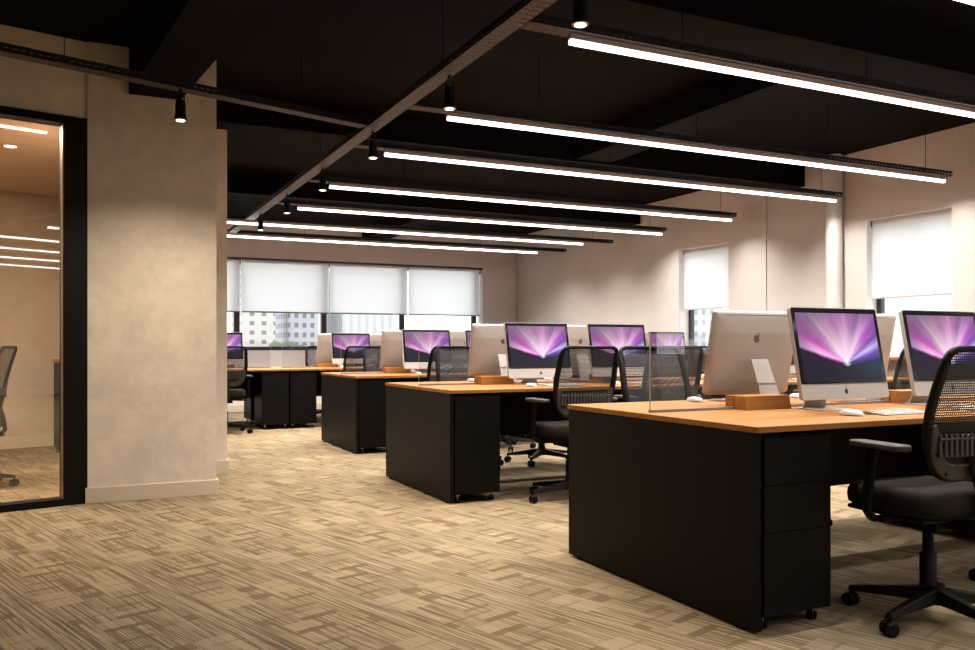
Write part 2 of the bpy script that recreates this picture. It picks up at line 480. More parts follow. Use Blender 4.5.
# beams on the ceiling
def beam(x0, x1, y0, y1, z, n):
    struct(MB().box(x0, x1, y0, y1, z, H-.001).build('trim_%d' % n, M['ceil']))
beam(.864, WX-.001, 6.92, 7.163, 2.81, 1)
beam(1.07, WX-.022, 9.95, 10.3, 2.79, 2)
beam(-4.4, WX-.001, 3.55, 3.9, 2.79, 3)
beam(4.28, 4.66, 10.301, BY-.001, 2.83, 4)
beam(4.28, 4.66, 3.901, 6.919, 2.83, 5)
b6 = MB(); b6.prism([(.296, 6.168), (.625, 6.168), (.86, 3.902), (.53, 3.902)], 2.735, H-.001, 'z')
struct(b6.build('trim_6', M['ceil']))

# vertical pipe on the right wall
tag(MB().lathe([(.085,0),(.085,H-.001)], (WX-.09, 6.44, 0), 28).build('vertical_pipe', M['whitepipe']),
    'round white vertical pipe against the right wall between the two windows', 'pipe')

# ------------------------------------------------------------------ windows
def side_window(n, a, b, first):
    w = struct(MB().box(WX+.17, WX+.176, a+.06, b-.06, WZ0+.02, WZ1-.06).build('window_%d' % n, M['glass']))
    mb = MB()
    x0, x1 = WX+.15, WX+.20
    mb.box(x0, x1, a, a+.06, WZ0, WZ1); mb.box(x0, x1, b-.06, b, WZ0, WZ1)
    mb.box(x0, x1, a+.06, b-.06, WZ0, WZ0+.02); mb.box(x0, x1, a+.06, b-.06, WZ1-.06, WZ1)
    mb.build('window_frame', M['darkframe'], w)
    mb = MB(); t = .004
    mb.box(WX-.0, WX+.15, b-t, b-.0005, WZ0+.001, WZ1-.001); mb.box(WX, WX+.15, a+.0005, a+t, WZ0+.001, WZ1-.001)
    mb.box(WX, WX+.15, a+t, b-t, WZ1-t, WZ1-.0005)
    mb.build('window_reveal', M['reveal'], w)
def sill(a, b, label, n):
    x0 = WX-.14 if b < 7 else WX-.16
    o = MB().box(x0, WX+.149, a+.006, b-.006, WZ0, WZ0+.025).build('window_sill', M['wood'])
    tag(o, label, 'window sill')
def blind_x(a, b, label, z0=1.52):
    r = thing('roller_blind', label, 'roller blind', (WX+.09, (a+b)/2, z0), group='roller blinds on the right wall windows')
    hw = (b-a)/2 - .012; zt = WZ1-.012-z0
    MB().box(-.0225, -.0210, -hw, hw, .012, zt-.004).build('fabric', M['blind'], r)
    MB().box(-.030, -.014, -hw, hw, 0, .020).build('bottom_bar', M['white'], r, bevel=.004)
    MB().lathe([(.020,-hw-.0),(.020,hw)], (-.0,0,zt-.025), 16, 0, Matrix.Rotation(PI/2, 4, 'X')).build('roller', M['reveal'], r)
    MB().box(-.03, .03, hw, hw+.007, zt-.055, zt).build('bracket', M['greyplastic'], r)
side_window(1, *wins[0], True); side_window(2, *wins[1], False)
for i in (2,3,4): side_window(i+1, *wins[i], False)
blind_x(*wins[0], 'white roller blind half down in the window at the right edge')
blind_x(*wins[1], 'white roller blind in the narrow window left of the white pipe')
for w_, l_ in ((wins[2], 'white roller blind in the side window nearest the camera'), (wins[3], 'white roller blind in the side window behind the camera'), (wins[4], 'white roller blind in the last side window behind the camera')):
    blind_x(*w_, l_)
sill(*wins[0], 'oak window sill under the window at the right edge', 0)
sill(*wins[1], 'oak window sill under the narrow window left of the white pipe', 1)

# back window band
w = struct(MB().box(BX0+.02, BX1-.02, BY+.15, BY+.156, BZ0+.05, BZ1-.02).build('window_6', M['glass']))
mb = MB(); y0, y1 = BY+.12, BY+.19
for x in (.89, 2.25, 3.66, 5.04, 6.42):
    mb.box(x-.045, x+.045, y0, y1, BZ0+.06, BZ1-.03)
mb.box(BX0, BX1, y0, y1, BZ0, BZ0+.06); mb.box(BX0, BX1, y0, y1, BZ1-.03, BZ1)
mb.build('window_frame', M['darkframe'], w)
MB().box(BX0, BX1, BY+.02, BY+.09, BZ1-.035, BZ1-.001).build('blind_rail', M['darkframe'], w)
names = ['leftmost white roller blind on the back window band', 'second white roller blind from the left on the back window band',
         'third white roller blind from the left on the back window band', 'rightmost white roller blind on the back window band']
xs = [.90, 2.30, 3.735, 5.125, 6.50]
for i in range(4):
    a, b = xs[i]+.012, xs[i+1]-.012
    r = thing('roller_blind', names[i], 'roller blind', ((a+b)/2, BY+.05, 1.575), group='roller blinds on the back windows')
    hw = (b-a)/2; zt = BZ1-.04-1.575
    MB().box(-hw, hw, -.0008, .0008, .018, zt-.02).build('fabric', M['blind'], r)
    MB().box(-hw, hw, -.012, .012, 0, .022).build('bottom_bar', M['alu_dark'], r, bevel=.003)
    MB().lathe([(.018,-hw),(.018,hw)], (0,0,zt-.02), 14, 0, Matrix.Rotation(PI/2, 4, 'Y')).build('roller', M['reveal'], r)
    MB().box(hw+.001, hw+.010, -.03, .03, zt-.075, zt).build('bracket', M['darkframe'], r)
    if i: MB().lathe([(.003,0),(.003,.62)], (-hw-.012,-.02,zt-.64), 6).build('pull_cord', M['white'], r)

# ------------------------------------------------------------------ ceiling services
TZ0, TZ1 = 2.56, 2.605
def tray(name, L, w, parent, mats, x0=0, skip=None):
    """perforated channel along local x: bottom and two sides"""
    mb = MB(); t = .002
    for a, b in ([(x0, L)] if not skip else [(x0, skip[0]), (skip[1], L)]):
        mb.box(a, b, -w/2, w/2, 0, t, 1)
        mb.box(a, b, -w/2, -w/2+t, t, .045, 0); mb.box(a, b, w/2-t, w/2, t, .045, 0)
        mb.box(a, b, -w/2+t, -w/2+.012, .043, .045, 0); mb.box(a, b, w/2-.012, w/2-t, .043, .045, 0)
    return mb.build(name, mats, parent)
def wire(x, parent, y=0, z0=.045):
    m = MB(); m.lathe([(.0025, z0), (.0025, H-TZ0-.001)], (x, y, 0), 6); m.lathe([(.012, z0-.008),(.012,z0+.004)], (x,y,0), 8)
    m.box(x-.006, x+.006, -.05+y, .05+y, z0-.004, z0)
    return m.build('suspension_wire', M['blackmetal'], parent)
# long tray running away from the camera
MX = 1.842
mt = thing('cable_tray', 'long grey perforated cable tray running away from the camera above the desks', 'cable tray', (MX, -1.0, TZ0), PI/2)
tray('tray', 14.6, .098, mt, [M['slot_side'], M['slot_bottom']])
for y in (2.4, 4.9, 7.6, 10.6, 13.2): wire(y+1.0-.5, mt)
# tray on the left, turned 16 degrees
TA = math.atan2(.61, 2.165)
e = Vector((MX-.052, 5.66, TZ0)); tl = 5.4
lt = thing('cable_tray', 'black perforated cable tray crossing in front of the plaster column', 'cable tray', e - Vector((math.cos(TA)*tl, math.sin(TA)*tl, 0)), TA)
tray('tray', tl-.015, .09, lt, [M['slot_side'], M['slot_bottom_dark']])
for d in (1.9, 3.46, 4.9): wire(d, lt)

def track_spot(label, x, y, z, first=[None]):
    if first[0]:
        return dup(first[0], (x,y,z), 0, label)
    s = thing('track_spotlight', label, 'spotlight', (x,y,z), group='black spotlights hanging from the cable trays')
    MB().lathe([(.026,.115),(.029,.10),(.030,.04),(.034,.012),(.037,0),(.033,.0)], n=24).build('body', M['blackmetal'], s)
    MB().lathe([(.036,-.003),(.036,.0)], n=24).build('ring', M['ring'], s)
    MB().lathe([(.024,-.006),(.024,-.003)], n=20).build('lens', M['bulb'], s)
    m = MB(); m.sweep([(-.020,0,.115),(-.020,0,.150),(-.010,0,.165),(.010,0,.165),(.020,0,.150),(.020,0,.115)], .0035, .006, n=8)
    m.lathe([(.010,.165),(.010,.183)], n=12)
    m.build('bracket', M['blackmetal'], s)
    first[0] = s; return s
def spot_lamp(x, y, z, e, size=1.35, tilt=(0,0), col=(1,.86,.68)):
    l = bpy.data.lights.new('spot', 'SPOT'); l.energy = e; l.spot_size = size; l.spot_blend = 1.0
    l.color = col; l.shadow_soft_size = .03
    o = bpy.data.objects.new('spot_lamp', l); COL.objects.link(o); o.location = (x,y,z); o.rotation_euler = (tilt[0], tilt[1], 0)
ords = ['first','second','third','fourth','fifth','sixth']
for k in range(6):
    y = 2.995 + 1.38*k
    track_spot('black spotlight on the long grey tray, %s from the camera' % ords[k], 1.872, y, TZ0-.183)
    spot_lamp(1.872, y, TZ0-.20, 58)
track_spot('black spotlight hanging from the tray in front of the plaster column', .535, 5.29, TZ0-.183)
spot_lamp(.535, 5.29, TZ0-.20, 75, 2.5)

light_rows = [  # y, x0, x1, tray end
 (2.36, 2.15, 6.95, 7.0), (3.53, 2.145, 6.95, 7.0), (5.06, 2.15, 7.0, 7.04), (6.23, 2.12, 6.95, 7.0), (7.72, 2.09, 6.91, 6.95), (9.08, 2.11, 6.94, 6.98),
 (10.46, -.3, 6.58, 7.08), (11.76, -.3, 6.55, 7.06),
 (.98, 2.15, 6.95, 7.0), (-.40, -.3, 6.9, 7.0), (-1.8, -.3, 6.9, 7.0), (-3.2, -.3, 6.9, 7.0), (-4.6, -.3, 6.9, 7.0)]
lab = ['black tray with glowing light tube at the top right corner of the picture', 'longest glowing white light tube under a black tray, nearest in full view',
 'glowing light tube second from the camera, ending above the right window', 'glowing light tube third from the camera, passing the white pipe',
 'glowing light tube fourth from the camera under a black tray', 'glowing light tube fifth from the camera under a black tray',
 'long glowing light tube second from the back windows', 'long glowing light tube nearest the back windows',
 'glowing light tube just behind the camera', 'glowing light tube second behind the camera', 'glowing light tube third behind the camera', 'glowing light tube fourth behind the camera', 'glowing light tube last behind the camera']
LINE_E = 62
for (y, x0, x1, xe), lb in zip(light_rows, lab):
    s0 = 1.895 if x0 > 0 else x0-.05
    L = thing('linear_pendant_light', lb, 'ceiling light', (s0, y, TZ0), group='linear pendant lights')
    tray('tray', xe-s0, .10, L, [M['slot_side'], M['slot_bottom_dark']], skip=None if x0 > 0 else (1.79-s0, 1.895-s0))
    MB().box(x0-s0, x1-s0, -.015, .015, -.0275, -.001).build('housing', M['housing'], L)
    MB().box(x0-s0, x1-s0, -.014, .014, -.053, -.028).build('light_tube', M['lamp'], L, bevel=.006)
    for x in (2.83, 4.19, 5.55, 6.75): wire(x-s0, L)
    if x0 < 0: wire(.6-s0, L)
    l = bpy.data.lights.new('line', 'AREA'); l.shape = 'RECTANGLE'; l.size = x1-x0-.02; l.size_y = .028
    l.energy = LINE_E*(x1-x0)/4.8*((.7 if y < 3 else 1.05) if y > 2 else .38); l.color = (1,.94,.875); l.spread = R(135)
    o = bpy.data.objects.new('line_lamp', l); COL.objects.link(o); o.location = ((x0+x1)/2, y, TZ0-.0595)

# meeting room lamps
ml = thing('linear_ceiling_light', 'glowing line light in the ceiling behind the glass panel', 'ceiling light', (-.22, 6.94, 2.598), MA)
MB().box(-1.6, 0, -.012, .012, -.012, 0).build('light_tube', M['warmlamp'], ml)
dl = thing('recessed_downlight', 'small round glowing downlight in the ceiling behind the glass panel', 'ceiling light', (-.49, 7.55, 2.598))
MB().lathe([(.045,-.004),(.045,0)], n=24).build('lens', M['warmlamp'], dl)
MB().lathe([(.055,-.002),(.055,0)], n=24).build('rim', M['brass'], dl)
def area(x, y, z, sx, sy, e, col, rot=(0,0,0), spread=180):
    l = bpy.data.lights.new('area', 'AREA'); l.shape = 'RECTANGLE'; l.size = sx; l.size_y = sy; l.energy = e; l.color = col; l.spread = R(spread)
    o = bpy.data.objects.new('area_lamp', l); COL.objects.link(o); o.location = (x,y,z); o.rotation_euler = rot
area(-.99, 6.72, 2.580, 1.55, .02, 78, (1,.82,.64), (0,0,MA))
spot_lamp(-.49, 7.55, 2.58, 26, 2.6)

# ------------------------------------------------------------------ desk
DH = .75; DD = 1.31
def make_desk(X0, Y0, nmod, label, left_panel=True):
    d = thing('bench_desk', label, 'desk', (X0, Y0, 0), group='double bench desks')
    L = 2.40*nmod - .03
    mb = MB(); mb.box(0, L, 0, DD, DH-.0225, DH)
    mb.build('worktop', M['wood'], d, bevel=.0015, seg=1)
    for x in ([0] if left_panel else []) + [L-.03]:
        m = MB(); m.box(x+.002, x+.03, .012, DD-.012, .012, DH-.023)
        for y in (.08, .45, .85, DD-.12): m.box(x+.006, x+.026, y, y+.04, 0, .012)
        m.build('end_panel', M['black'], d)
    MB().box(.032, L-.032, DD/2+.02, DD/2+.04, .36, DH-.031).build('modesty_panel', M['black'], d)
    for i in range(1, nmod):
        MB().box(2.4*i-.012, 2.4*i+.002, .56, DD-.56, .0, DH-.031).build('leg_frame', M['black'], d)
    return d
def make_pedestal(label, loc, rz):
    p = thing('drawer_pedestal', label, 'drawer pedestal', loc, rz, 'drawer pedestals under the desks')
    MB().box(-.165, .165, 0, .50, .055, .715).build('cabinet', M['black'], p, bevel=.002, seg=1)
    z = .062
    for h in (.30, .17, .17):
        f = MB().box(-.1645, .1645, -.018, -.0008, z, z+h-.0005).build('drawer', M['black'], p)
        z += h+.002
    for sx in (-.125, .125):
        for y in (.04, .45):
            m = MB(); Mx = Matrix.Rotation(PI/2, 4, 'Y')
            for dx in (-.011, .006):
                m.lathe([(.018,dx),(.018,dx+.008)], (sx, y, .0181), 14, 0, Mx)
            m.box(sx-.003, sx+.003, y-.01, y+.01, .018, .0545, 1); m.box(sx-.014, sx+.014, y-.014, y+.014, .046, .0545, 1)
            m.build('caster', [M['plastic'], M['chrome']], p)
    return p

# ------------------------------------------------------------------ desktop computer (faces -Y)
APPLE = [(0,-.50),(.10,-.53),(.20,-.52),(.31,-.42),(.42,-.24),(.36,-.18),(.29,-.05),(.28,.08),(.33,.20),(.41,.27),(.34,.35),(.22,.40),(.10,.38),(0,.33),
         (-.10,.36),(-.22,.40),(-.36,.33),(-.45,.18),(-.46,0),(-.41,-.20),(-.31,-.40),(-.20,-.52),(-.10,-.54)]
LEAF = [(.0,.42),(.02,.55),(.10,.65),(.22,.70),(.20,.57),(.12,.47)]
def logo(mb, cx, cz, y, s, face, mat=0, M_=None):
    for shape in (APPLE, LEAF):
        pts = [Vector((cx + (px if face < 0 else -px)*s, y, cz + pz*s)) for px, pz in shape]
        n = len(pts); back = [p + Vector((0, face*.0012, 0)) for p in pts]
        vs = pts + back
        if M_ is not None: vs = [M_ @ p for p in vs]
        mb.add(vs, [tuple(range(n, 2*n))] + [(i, (i+1) % n, (i+1) % n+n, i+n) for i in range(n)], mat)
def rrect(x0, x1, z0, z1, r, n=5):
    pts = []
    for cx, cz, a0 in ((x1-r,z0+r,-90),(x1-r,z1-r,0),(x0+r,z1-r,90),(x0+r,z0+r,180)):
        for k in range(n+1):
            a = R(a0 + 90*k/n); pts.append((cx+r*math.cos(a), cz+r*math.sin(a)))
    return pts
def make_computer(label, loc, rz):
    c = thing('desktop_computer', label, 'computer', loc, rz, 'desktop computers on the benches')
    W, HH = .27, .416
    T = Matrix.Translation(Vector((0,-.12,.055))) @ Matrix.Rotation(R(-11), 4, 'X')
    def tr(mb): mb.v = [tuple(T @ Vector(p)) for p in mb.v]; return mb
    # body: rim straight, back slightly domed
    mb = MB()
    def ring(inset, y): return [Vector((p[0], y, p[1])) for p in rrect(-W+inset, W-inset, inset, HH-inset, .014)]
    rings = [ring(0,0), ring(0,.016), ring(.004,.022), ring(.03,.028), ring(.10,.034), ring(.16,.036)]
    n = len(rings[0]); vs = [p for r_ in rings for p in r_]; fs = []
    for i in range(len(rings)-1):
        for k in range(n): fs.append((i*n+k, (i+1)*n+k, (i+1)*n+(k+1) % n, i*n+(k+1) % n))
    mb.add(vs, fs, 0, True); mb.add(rings[0], [tuple(range(n))]); mb.add(rings[-1], [tuple(range(n-1,-1,-1))])
    # vent slit along the back's top, port and model marks low down
    mb.box(-.20, .20, .0245, .0262, HH-.020, HH-.016, 1)
    for k, wd in enumerate((.004,.004,0,.006,.012,.010,.012,.008)):
        if wd: mb.box(.175-k*.012-wd, .175-k*.012, .0270, .0300, .055, .060, 1)
    tr(mb).build('body', [M['alu'], M['alu_dark']], c)
    # thin front bezel of black glass above the chin
    mb = MB(); mb.prism([(p[0], p[1]) for p in rrect(-W+.004, W-.004, .070, HH-.004, .010)], -.0025, -.0003, 'y')
    tr(mb).build('bezel', M['bezel'], c)
    mb = MB(); x0, x1, z0, z1 = -W+.024, W-.024, .076, HH-.026
    mb.add([(x0,-.0032,z0),(x1,-.0032,z0),(x1,-.0032,z1),(x0,-.0032,z1),(x0,-.0026,z0),(x1,-.0026,z0),(x1,-.0026,z1),(x0,-.0026,z1)],
           [(0,1,2,3),(4,7,6,5),(0,4,5,1),(1,5,6,2),(2,6,7,3),(3,7,4,0)])
    sc_ = mb.build('screen', M['screen'], c); sc_.matrix_local = T.copy()
    mb = MB(); logo(mb, 0, .035, -.0004, .022, -1); tr(mb).build('front_logo', M['logo'], c)
    mb = MB(); logo(mb, 0, .285, .0362, .042, 1); tr(mb).build('rear_logo', M['logochrome'], c)
    # stand
    mb = MB(); mb.prism([(-.085,0),(.085,0),(.085,.005),(-.085,.003)], -.095, .095, 'x')
    mb.build('foot', M['alu'], c, bevel=.001, seg=1)
    mb = MB(); w1, w2 = .055, .075
    prof = [(.078,.004),(.070,.03),(.045,.09),(-.014,.225)]
    vs = []
    for i, (y, z) in enumerate(prof):
        ww = w2 + (w1-w2)*i/3
        vs += [(-ww/1.0, y, z), (ww/1.0, y, z), (ww, y-.008, z-.003 if i else z), (-ww, y-.008, z-.003 if i else z)]
    vs = [(x*.95, y, z) for x, y, z in vs]
    fs = [(0,1,2,3), (15,14,13,12)]
    for i in range(3):
        for k in range(4): fs.append((i*4+k, (i+1)*4+k, (i+1)*4+(k+1) % 4, i*4+(k+1) % 4))
    mb.add(vs, fs); mb.build('neck', M['alu'], c)
    return c
def make_keyboard(label, loc, rz):
    k = thing('keyboard', label, 'keyboard', loc, rz, 'slim keyboards on the benches')
    m = MB(); m.prism([(-.058,.002),(.058,.002),(.058,.014),(-.058,.005)], -.142, .142, 'x'); m.box(-.13,.13,.03,.05,0,.002)
    m.box(-.13,.13,-.05,-.03,0,.002)
    m.build('case', M['alu'], k, bevel=.001, seg=1)
    m = MB()
    for r_ in range(6):
        y = -.048 + r_*.0175; z = .0055 + (y+.058)*.078
        for q in range(14):
            x = -.133 + q*.0192
            if r_ == 0 and 4 < q < 9: continue
            m.box(x, x+.0155, y, y+.0135, z, z+.0025)
        if r_ == 0: m.box(-.133+5*.0192, -.133+9*.0192-.0037, y, y+.0135, z, z+.0025)
    m.build('keys', M['white'], k)
    return k
def make_mouse(label, loc, rz):
    s = thing('mouse', label, 'mouse', loc, rz, 'mice on the benches')
    m = MB(); rings = []
    for i in range(7):
        a = i/6*PI/2
        k = math.cos(a)**.6 if i < 6 else .02; z = .004 + .022*math.sin(a)
        rings.append([Vector((.028*k*math.copysign(abs(math.cos(g))**.75, math.cos(g)), .055*k*math.copysign(abs(math.sin(g))**.75, math.sin(g)), z)) for g in [2*PI*j/20 for j in range(20)]])
    vs = [p for r_ in rings for p in r_]; fs = []
    for i in range(6):
        for j in range(20): fs.append((i*20+j, i*20+(j+1) % 20, (i+1)*20+(j+1) % 20, (i+1)*20+j))
    m.add(vs, fs, 0, True); m.add(rings[0], [tuple(range(19,-1,-1))])
    m.build('shell', M['white'], s)
    MB().lathe([(.022,0),(.024,.0039)], n=16).build('base', M['alu_dark'], s)
    return s

# ------------------------------------------------------------------ task chair (sitter faces +Y)
def fillet(poly, rad, closed=True, n=5):
    out = []; m = len(poly)
    for i in range(m):
        p = Vector(poly[i])
        if not closed and i in (0, m-1): out.append(p); continue
        a = Vector(poly[i-1]); b = Vector(poly[(i+1) % m]); r_ = rad[i] if isinstance(rad, (list,tuple)) else rad
        p0 = p + (a-p).normalized()*min(r_, (a-p).length*.48); p1 = p + (b-p).normalized()*min(r_, (b-p).length*.48)
        for k in range(n+1):
            t = k/n; out.append(p0*(1-t)**2 + p*2*t*(1-t) + p1*t*t)
    return out
def back_y(z):
    q = (z-.55)/.5
    return -.165 - .115*q + .022*math.sin(PI*min(max(q,0),1))
def make_chair(label, loc, rz):
    c = thing('task_chair', label, 'office chair', loc, rz, 'mesh task chairs at the benches')
    # star base
    m = MB()
    for k in range(5):
        a = R(44 + 72*k); Rz = Matrix.Rotation(a, 4, 'Z')
        vs = []
        for x, w, z0, z1 in ((.02,.030,.075,.125),(.12,.026,.072,.112),(.31,.017,.062,.082)):
            vs += [Rz @ Vector((x,-w,z0)), Rz @ Vector((x,w,z0)), Rz @ Vector((x,w*.6,z1)), Rz @ Vector((x,-w*.6,z1))]
        fs = [(0,3,2,1),(8,9,10,11)]
        for i in range(2):
            for j in range(4): fs.append((i*4+j, i*4+(j+1) % 4, (i+1)*4+(j+1) % 4, (i+1)*4+j))
        m.add(vs, fs)
    m.lathe([(.040,.068),(.040,.10),(.034,.140)], n=20)
    m.build('star_base', M['plastic'], c, bevel=.003, seg=2)
    for k in range(5):
        a = R(44 + 72*k); x, y = .304*math.cos(a), .304*math.sin(a)
        ra = Matrix.Rotation(a + R(70), 4, 'Z')
        w = MB()
        for dx in (-.025, .006):
            w.lathe([(.022,dx),(.027,dx+.003),(.027,dx+.016),(.022,dx+.019)], (x,y,.0275), 18, 0, ra @ Matrix.Rotation(PI/2, 4, 'Y'))
        w.lathe([(.007,.03),(.007,.064)], (x,y,0), 10)
        w.box(-.006,.006,-.020,.020,.022,.050, 0, Matrix.Translation(Vector((x,y,0))) @ ra)
        w.build('caster', M['plastic'], c)
    MB().lathe([(.030,.141),(.030,.26),(.020,.262),(.020,.362)], n=20).build('gas_lift', M['blackmetal'], c)
    m = MB(); m.box(-.075,.075,-.10,.10,.362,.412); m.box(-.03,.03,-.235,-.10,.375,.405)
    m.sweep([(0,-.215,.392),(0,-.245,.42),(0,-.235,.50),(0,-.205,.60),(0,-.203,.66)], .030, .014, n=10, up=Vector((0,1,.3)))
    m.box(-.20,.20,.02,.06,.385,.405)
    m.sweep([(.10,.0,.39),(.16,.03,.385),(.25,.03,.38)], .006, .006, n=8, up=Vector((0,0,1)))
    m.build('mechanism', M['plastic'], c, bevel=.004)
    # seat
    m = MB(); nx, ny = 12, 12; top = []; 
    def seat_outline(s, g):
        cx, cy = math.cos(g), math.sin(g)
        return (.228*s*math.copysign(abs(cx)**.45, cx), .015 + .220*s*math.copysign(abs(cy)**.45, cy))
    prof = [(.80,.428),(.93,.430),(.985,.445),(1.0,.470),(.99,.495),(.95,.512),(.85,.520),(.6,.518),(.3,.514),(.02,.512)]
    n = 32; vs = []; fs = []
    for s_, z in prof:
        for k in range(n):
            x, y = seat_outline(s_, 2*PI*k/n)
            zz = z - (.022*max(0,(y-.14)/.11)**2 if z > .44 else 0)
            vs.append((x, y, zz))
    for i in range(len(prof)-1):
        for k in range(n): fs.append((i*n+k, i*n+(k+1) % n, (i+1)*n+(k+1) % n, (i+1)*n+k))
    m.add(vs, fs, 0, True); m.add(vs[:n], [tuple(range(n-1,-1,-1))]); m.add(vs[-n:], [tuple(range(n))], 0, True)
    m.build('seat', M['fabric'], c)
    MB().box(-.20,.20,-.16,.20,.410,.4275).build('seat_pan', M['plastic'], c, bevel=.008)
    # back
    P3 = lambda x, z: Vector((x, back_y(z), z))
    loop = fillet([P3(-.205,1.03),P3(.205,1.03),P3(.222,.76),P3(.165,.575),P3(-.165,.575),P3(-.222,.76)], [.05,.05,.08,.09,.09,.08])
    dense = []
    for i in range(len(loop)):
        a, b = loop[i], loop[(i+1) % len(loop)]
        k = max(1, int((b-a).length/.05))
        for j in range(k):
            p = a.lerp(b, j/k); dense.append(Vector((p.x, back_y(p.z), p.z)))
    m = MB(); m.sweep(dense, [.012 if p.z > .99 else .019 for p in dense], .013, closed=True, n=10, sq=.7)
    m.build('back_frame', M['plastic'], c)
    low = fillet([P3(-.212,.76),P3(-.160,.585),P3(.160,.585),P3(.212,.76)], [0,.09,.09,0], closed=False, n=8)
    low = [Vector((p.x*.955, back_y(p.z)-.013, p.z+.004)) for p in low]
    m = MB(); m.sweep(low, [.012]+[.030]*(len(low)-2)+[.012], .007, n=10, sq=.6)
    for sx, zz in ((-.178,.66),(.178,.66),(-.128,.59),(.128,.59)):
        m.lathe([(.006,-.0),(.006,.010)], (sx, back_y(zz)-.020, zz), 10, 1, Matrix.Rotation(PI/2, 4, 'X'))
    m.build('back_shell', [M['greyplastic'], M['logo']], c)
    m = MB(); nz, nx = 10, 8; vs = []; fs = []
    for i in range(nz+1):
        z = .60 + .42*i/nz
        hw = .205 + (.222-.205)*(1.03-z)/.27 if z > .76 else .165 + (.222-.165)*(z-.575)/.185
        hw -= .004
        for j in range(nx+1):
            q = j/nx*2-1; vs.append((hw*q, back_y(z) - .012*(1-q*q), z))
    for i in range(nz):
        for j in range(nx):
            a = i*(nx+1)+j; fs.append((a, a+1, a+nx+2, a+nx+1))
    m.add(vs, fs, 0, True); m.build('back_mesh', M['mesh'], c)
    m = MB(); hw = .175
    for z in (.655, .715):
        m.sweep([(-hw*1.02, back_y(z)-.026, z),(0, back_y(z)-.040, z),(hw*1.02, back_y(z)-.026, z)], .004, .004, n=6)
    for k in range(17):
        x = -hw + k*2*hw/16; yy = back_y(.69)-.026-.014*(1-(x/hw)**2)
        m.box(x-.0055, x+.0055, yy-.004, yy+.003, .655, .732)
    m.build('lumbar_support', M['greyplastic'], c)
    for s in (-1, 1):
        m = MB(); prof = rrect(-.15,.105,-.036,.036,.03)
        m.v = []; 
        pts = [(s*.262 + q, p) for p, q in rrect(-.15,.105,-.038,.038,.034)]
        m.prism(pts, .668, .690, 'z'); m.build('armrest', M['greyplastic'], c, bevel=.007, seg=3)
        m = MB(); m.sweep([(s*.262,.0,.667),(s*.268,.01,.62),(s*.27,.02,.52),(s*.268,.035,.44),(s*.235,.04,.400),(s*.19,.04,.396)], .024, .010, n=8, up=Vector((s,0,.2)), sq=.6)
        m.build('armrest_post', M['plastic'], c)
    return c

def make_divider(X, Y, L, label, nclamp=2):
    d = thing('desk_divider', label, 'desk divider', (X, Y, DH), group='clear dividers on the benches')
    m = MB(); m.box(.0, L, -.004, .004, .0125, .35)
    o = m.build('acrylic_sheet', [M['acrylic'], M['acryledge']], d)
    for p in o.data.polygons:
        if abs(p.normal.y) < .5: p.material_index = 1
    MB().box(.0, L, -.012, .012, .0, .012).build('base_rail', M['alu_dark'], d)
    for x in (.47, L-.74):
        # two-sided wooden saddle; the sheet passes through its slot
        m = MB(); m.prism([(-.085,.0),(-.013,.0),(-.005,.013),(-.005,.062),(-.070,.062)], x, x+.27, 'x')
        m.prism([(.055,.0),(.055,.062),(.005,.062),(.005,.013),(.013,.0)], x, x+.27, 'x')
        m.build('wooden_clamp', M['wood'], d)
    return d

# ------------------------------------------------------------------ lay the benches out
benches = [('nearest', 2.18, 2.30, 2), ('second', 2.18, 5.08, 2), ('third', 2.38, 7.83, 2), ('farthest', -.02, 10.64, 3)]
num = ['first','second','third','fourth','fifth','sixth']
ped0 = comp0 = key0 = mouse0 = chair0 = None
SKIP = set()
